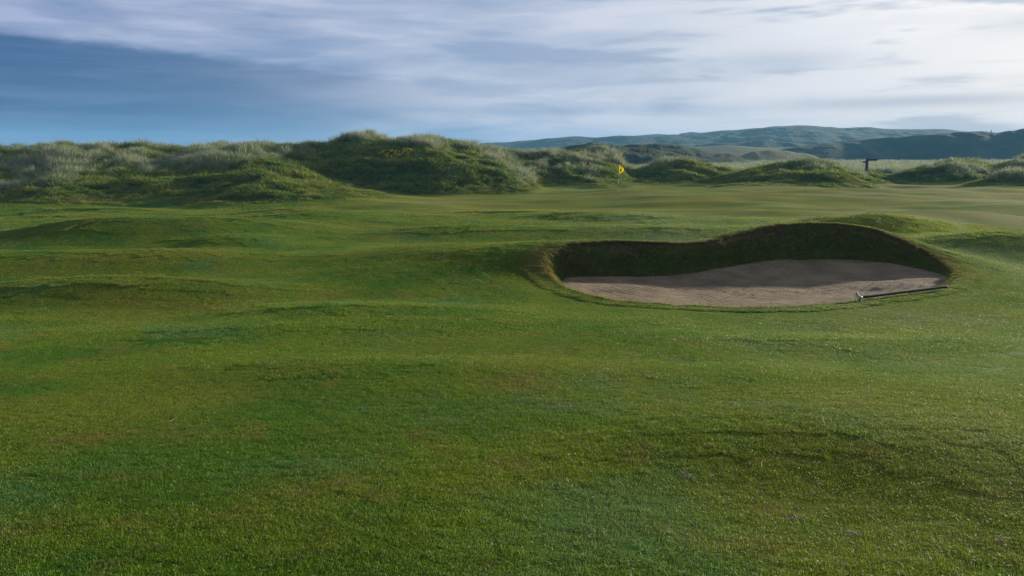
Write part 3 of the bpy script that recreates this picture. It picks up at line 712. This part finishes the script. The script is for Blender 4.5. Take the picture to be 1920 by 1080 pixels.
# earth crumbs / worm casts
ea = simple('bare_earth', (.090,.068,.048), .95, 0, .35, 60)
casts = [(1048,763,.16,.05,'grey brown scar of bare earth near the middle of the foreground turf'),(1187,666,.13,.05,'small bare earth patch below the left end of the bunker'),
 (1600,1001,.075,.04,'grey earth patch in the lower right turf below the dark hollow'),(1288,893,.09,.05,'pinkish bare patch left of the dark hollow'),
 (1493,974,.07,.025,'orange brown scrape in the lower right turf'),(1632,739,.11,.04,'thin dark scar on the turf below the rake'),
 (1880,1013,.06,.03,'small grey earth patch close to the lower right corner'),(953,705,.07,.03,'small dark earth crumb left of the middle of the turf'),
 (1222,703,.07,.03,'tiny dark earth mark right of the middle of the turf'),(1837,744,.05,.03,'tiny dark clod near the right edge below the bunker')]
for (px, py, rx, ry, lb) in casts:
    Y = ground_Y(py, px); c = P(px, py, Y); nr_, na_ = 7, 28; V = []; ph = rng.uniform(0, 9)
    for a in range(nr_):
        t = 1-a/(nr_-1)
        for b in range(na_):
            th = 2*math.pi*b/na_; k = 1+.35*float(vnoise(np.array(3*math.cos(th)+ph), np.array(3*math.sin(th)), 8))
            lx = rx*t*k*math.cos(th); ly = ry*1.6*t*k*math.sin(th)
            V.append((lx, ly, GH(c[0]+lx, Y+ly)-GH(c[0], Y)-.006+.012*(1-t**3)+.006*float(vnoise(np.array(lx*90+ph), np.array(ly*90), 4))))
    Fs = [tuple(f) for f in grid_faces(nr_, na_, True)]
    o = mesh_obj('earth_patch', V, Fs, ea, loc=(c[0], Y, GH(c[0], Y))); tag(o, lb, 'earth patch', 'bare earth patches in the turf')
# ------------------------------------------------------------------ world, sun, haze, camera
SUN_AZ, SUN_EL = R(56), R(9.4)          # azimuth measured from +Y towards +X
Wd = bpy.data.worlds.new('World'); S.world = Wd; Wd.use_nodes = True; N = NT(Wd.node_tree); Wd.node_tree.nodes.clear()
def sky_world():
    g = N.n('ShaderNodeTexCoord').outputs['Generated']
    sp_ = N.n('ShaderNodeSeparateXYZ', {0: g}); X, Y, Zc = sp_.outputs
    az = N.m('MULTIPLY', N.m('ARCTAN2', X, Y), 180/math.pi); el = N.m('MULTIPLY', N.m('ARCSINE', Zc), 180/math.pi)
    q = N.n('ShaderNodeCombineXYZ', {0: az, 1: el, 2: 0.0}).outputs[0]
    def nz(sx, sy, off, detail=5, rough=.55, dist=.3, rot=0):
        mp_ = N.n('ShaderNodeMapping', {0: q, 1: (off, off*.7, 0), 2: (0,0,R(rot)), 3: (sx, sy, 1)}).outputs[0]
        return N.noise(mp_, 1.0, detail, rough, dist)
    # brightness from left to right
    L = N.rng(az, -33, 34, 0, 1, False)
    base = N.mix(N.rng(L, 0, .5), (.275,.335,.545), (.435,.500,.675))
    base = N.mix(N.rng(L, .42, 1), base, (.740,.760,.840))
    # brighter veil high on the right, round the hidden sun
    dx = N.m('DIVIDE', N.m('SUBTRACT', az, 33.), 19.); dy = N.m('DIVIDE', N.m('SUBTRACT', el, 10.), 6.5)
    gl = N.m('POWER', 2.718, N.m('MULTIPLY', -1., N.m('ADD', N.m('MULTIPLY', dx, dx), N.m('MULTIPLY', dy, dy))))
    base = N.mix(N.m('MULTIPLY', gl, .9), base, (1.0,.98,.98))
    # mackerel streaks
    s1 = nz(.060, .38, 3, 5, .52, .5, 3); s2 = nz(.12, .85, 11, 4, .52, .4, -4); s3 = nz(.035, .22, 23, 4, .5, .3, -6)
    st = N.m('ADD', N.m('MULTIPLY', s1, .45), N.m('ADD', N.m('MULTIPLY', s2, .33), N.m('MULTIPLY', s3, .22)))
    base = N.mix(N.rng(st, .49, .59, 0, .85), base, N.mix(L, (.130,.235,.480), (.44,.50,.64)))
    base = N.mix(N.rng(st, .51, .41, 0, .85), base, N.mix(L, (.40,.46,.68), (.90,.88,.92)))
    # named dark streaks
    def streak(col, k, a0, e0, wa, we, nzs=.6):
        a = N.m('DIVIDE', N.m('SUBTRACT', az, a0), wa)
        e = N.m('DIVIDE', N.m('ADD', N.m('SUBTRACT', el, e0), N.m('MULTIPLY', N.m('SUBTRACT', s2, .5), nzs)), we)
        w = N.m('POWER', 2.718, N.m('MULTIPLY', -1., N.m('ADD', N.m('MULTIPLY', a, a), N.m('MULTIPLY', e, e))))
        return N.mix(N.m('MULTIPLY', w, k), col, N.mix(L, (.14,.25,.48), (.40,.47,.61)))
    for s in ((.75, 27, 3.2, 9, .42), (.5, 18, 6.0, 5, .65), (.45, 33, 7.5, 4, .7), (.55, 4, 5.2, 8, .8), (.35, -8, 3.0, 16, .3), (.3, -3, 10, 5, .9), (.3, 8, 7.7, 5, .5)):
        base = streak(base, *s)
    # the dark blue cloud bank on the left, its upper edge sloping down to the right
    edge = N.m('ADD', N.m('MULTIPLY', az, -.080), 4.95)
    ns = nz(.22, .75, 40, 7, .6, .3)
    d = N.m('SUBTRACT', N.m('ADD', edge, N.m('MULTIPLY', N.m('SUBTRACT', ns, .5), 1.3)), el)
    bk = N.m('MULTIPLY', N.rng(d, 0, .75), N.rng(az, -17, 5, 1, 0))
    fade = N.rng(az, -33, 3, 1, .35)
    lo = N.rng(el, 0.3, 1.9, .35, 1)
    bk = N.m('MULTIPLY', N.m('MULTIPLY', bk, fade), lo)
    bcol = N.mix(N.rng(nz(.05, .8, 60, 5, .6, .4), .40, .62), (.024,.084,.250), (.070,.140,.320))
    base = N.mix(bk, base, bcol)
    # overhead and behind the camera: plain mid grey blue overcast
    up = N.rng(el, 11, 30)
    back = N.rng(N.m('ABSOLUTE', az), 50, 110)
    sh = N.mix(N.rng(s3, .4, .6), (.34,.41,.56), (.50,.55,.66))
    base = N.mix(N.m('MAXIMUM', up, back), base, sh)
    sky = N.n('ShaderNodeTexSky', sky_type='NISHITA', sun_disc=False, sun_elevation=SUN_EL, sun_rotation=SUN_AZ, air_density=1., dust_density=1.5)
    b1 = N.n('ShaderNodeBackground', {0: sky.outputs[0], 1: .06}); b2 = N.n('ShaderNodeBackground', {0: base, 1: .466})
    mx = N.n('ShaderNodeMixShader', {0: .90, 1: b1.outputs[0], 2: b2.outputs[0]})
    N.t.links.new(mx.outputs[0], N.n('ShaderNodeOutputWorld').inputs[0])
sky_world()
sl_ = bpy.data.lights.new('sun', 'SUN'); sl_.energy = 5.0; sl_.angle = R(2.0); sl_.color = (1, .88, .70)
so = bpy.data.objects.new('sun', sl_); COL.objects.link(so); so.location = (60, 70, 40)
so.rotation_euler = (R(90)-SUN_EL, 0, math.pi-SUN_AZ)
bx = box(0, 870, 23.0, 3300, 1860, 50); 
hz, Nh = new_mat('haze_air')
vol = Nh.n('ShaderNodeVolumePrincipled', {'Color': (.18,.48,.80,1), 'Density': .00036, 'Anisotropy': 0.0})
Nh.t.links.new(vol.outputs[0], Nh.n('ShaderNodeOutputMaterial').inputs['Volume'])
HZ = mesh_obj('haze', *bx, hz, smooth=False); tag(HZ, kind='stuff')
cam = bpy.data.cameras.new('camera'); cam.sensor_width = 36; cam.lens = F/1920*36; cam.clip_end = 9000; cam.clip_start = .05
co = bpy.data.objects.new('camera', cam); co.location = (0, 0, CAMZ); co.rotation_euler = (R(90)-PITCH, 0, 0); COL.objects.link(co); S.camera = co
S.view_settings.view_transform = 'Standard'; S.view_settings.look = 'None'; S.view_settings.gamma = 1; S.view_settings.exposure = 1.15
S.cycles.volume_bounces = 1; S.cycles.max_bounces = 6; S.cycles.diffuse_bounces = 3; S.cycles.glossy_bounces = 2; S.cycles.transmission_bounces = 3
S.cycles.use_denoising = True; S.cycles.use_adaptive_sampling = False; S.cycles.sample_clamp_indirect = 3; S.cycles.denoiser = 'OPENIMAGEDENOISE'; S.cycles.denoising_prefilter = 'NONE'
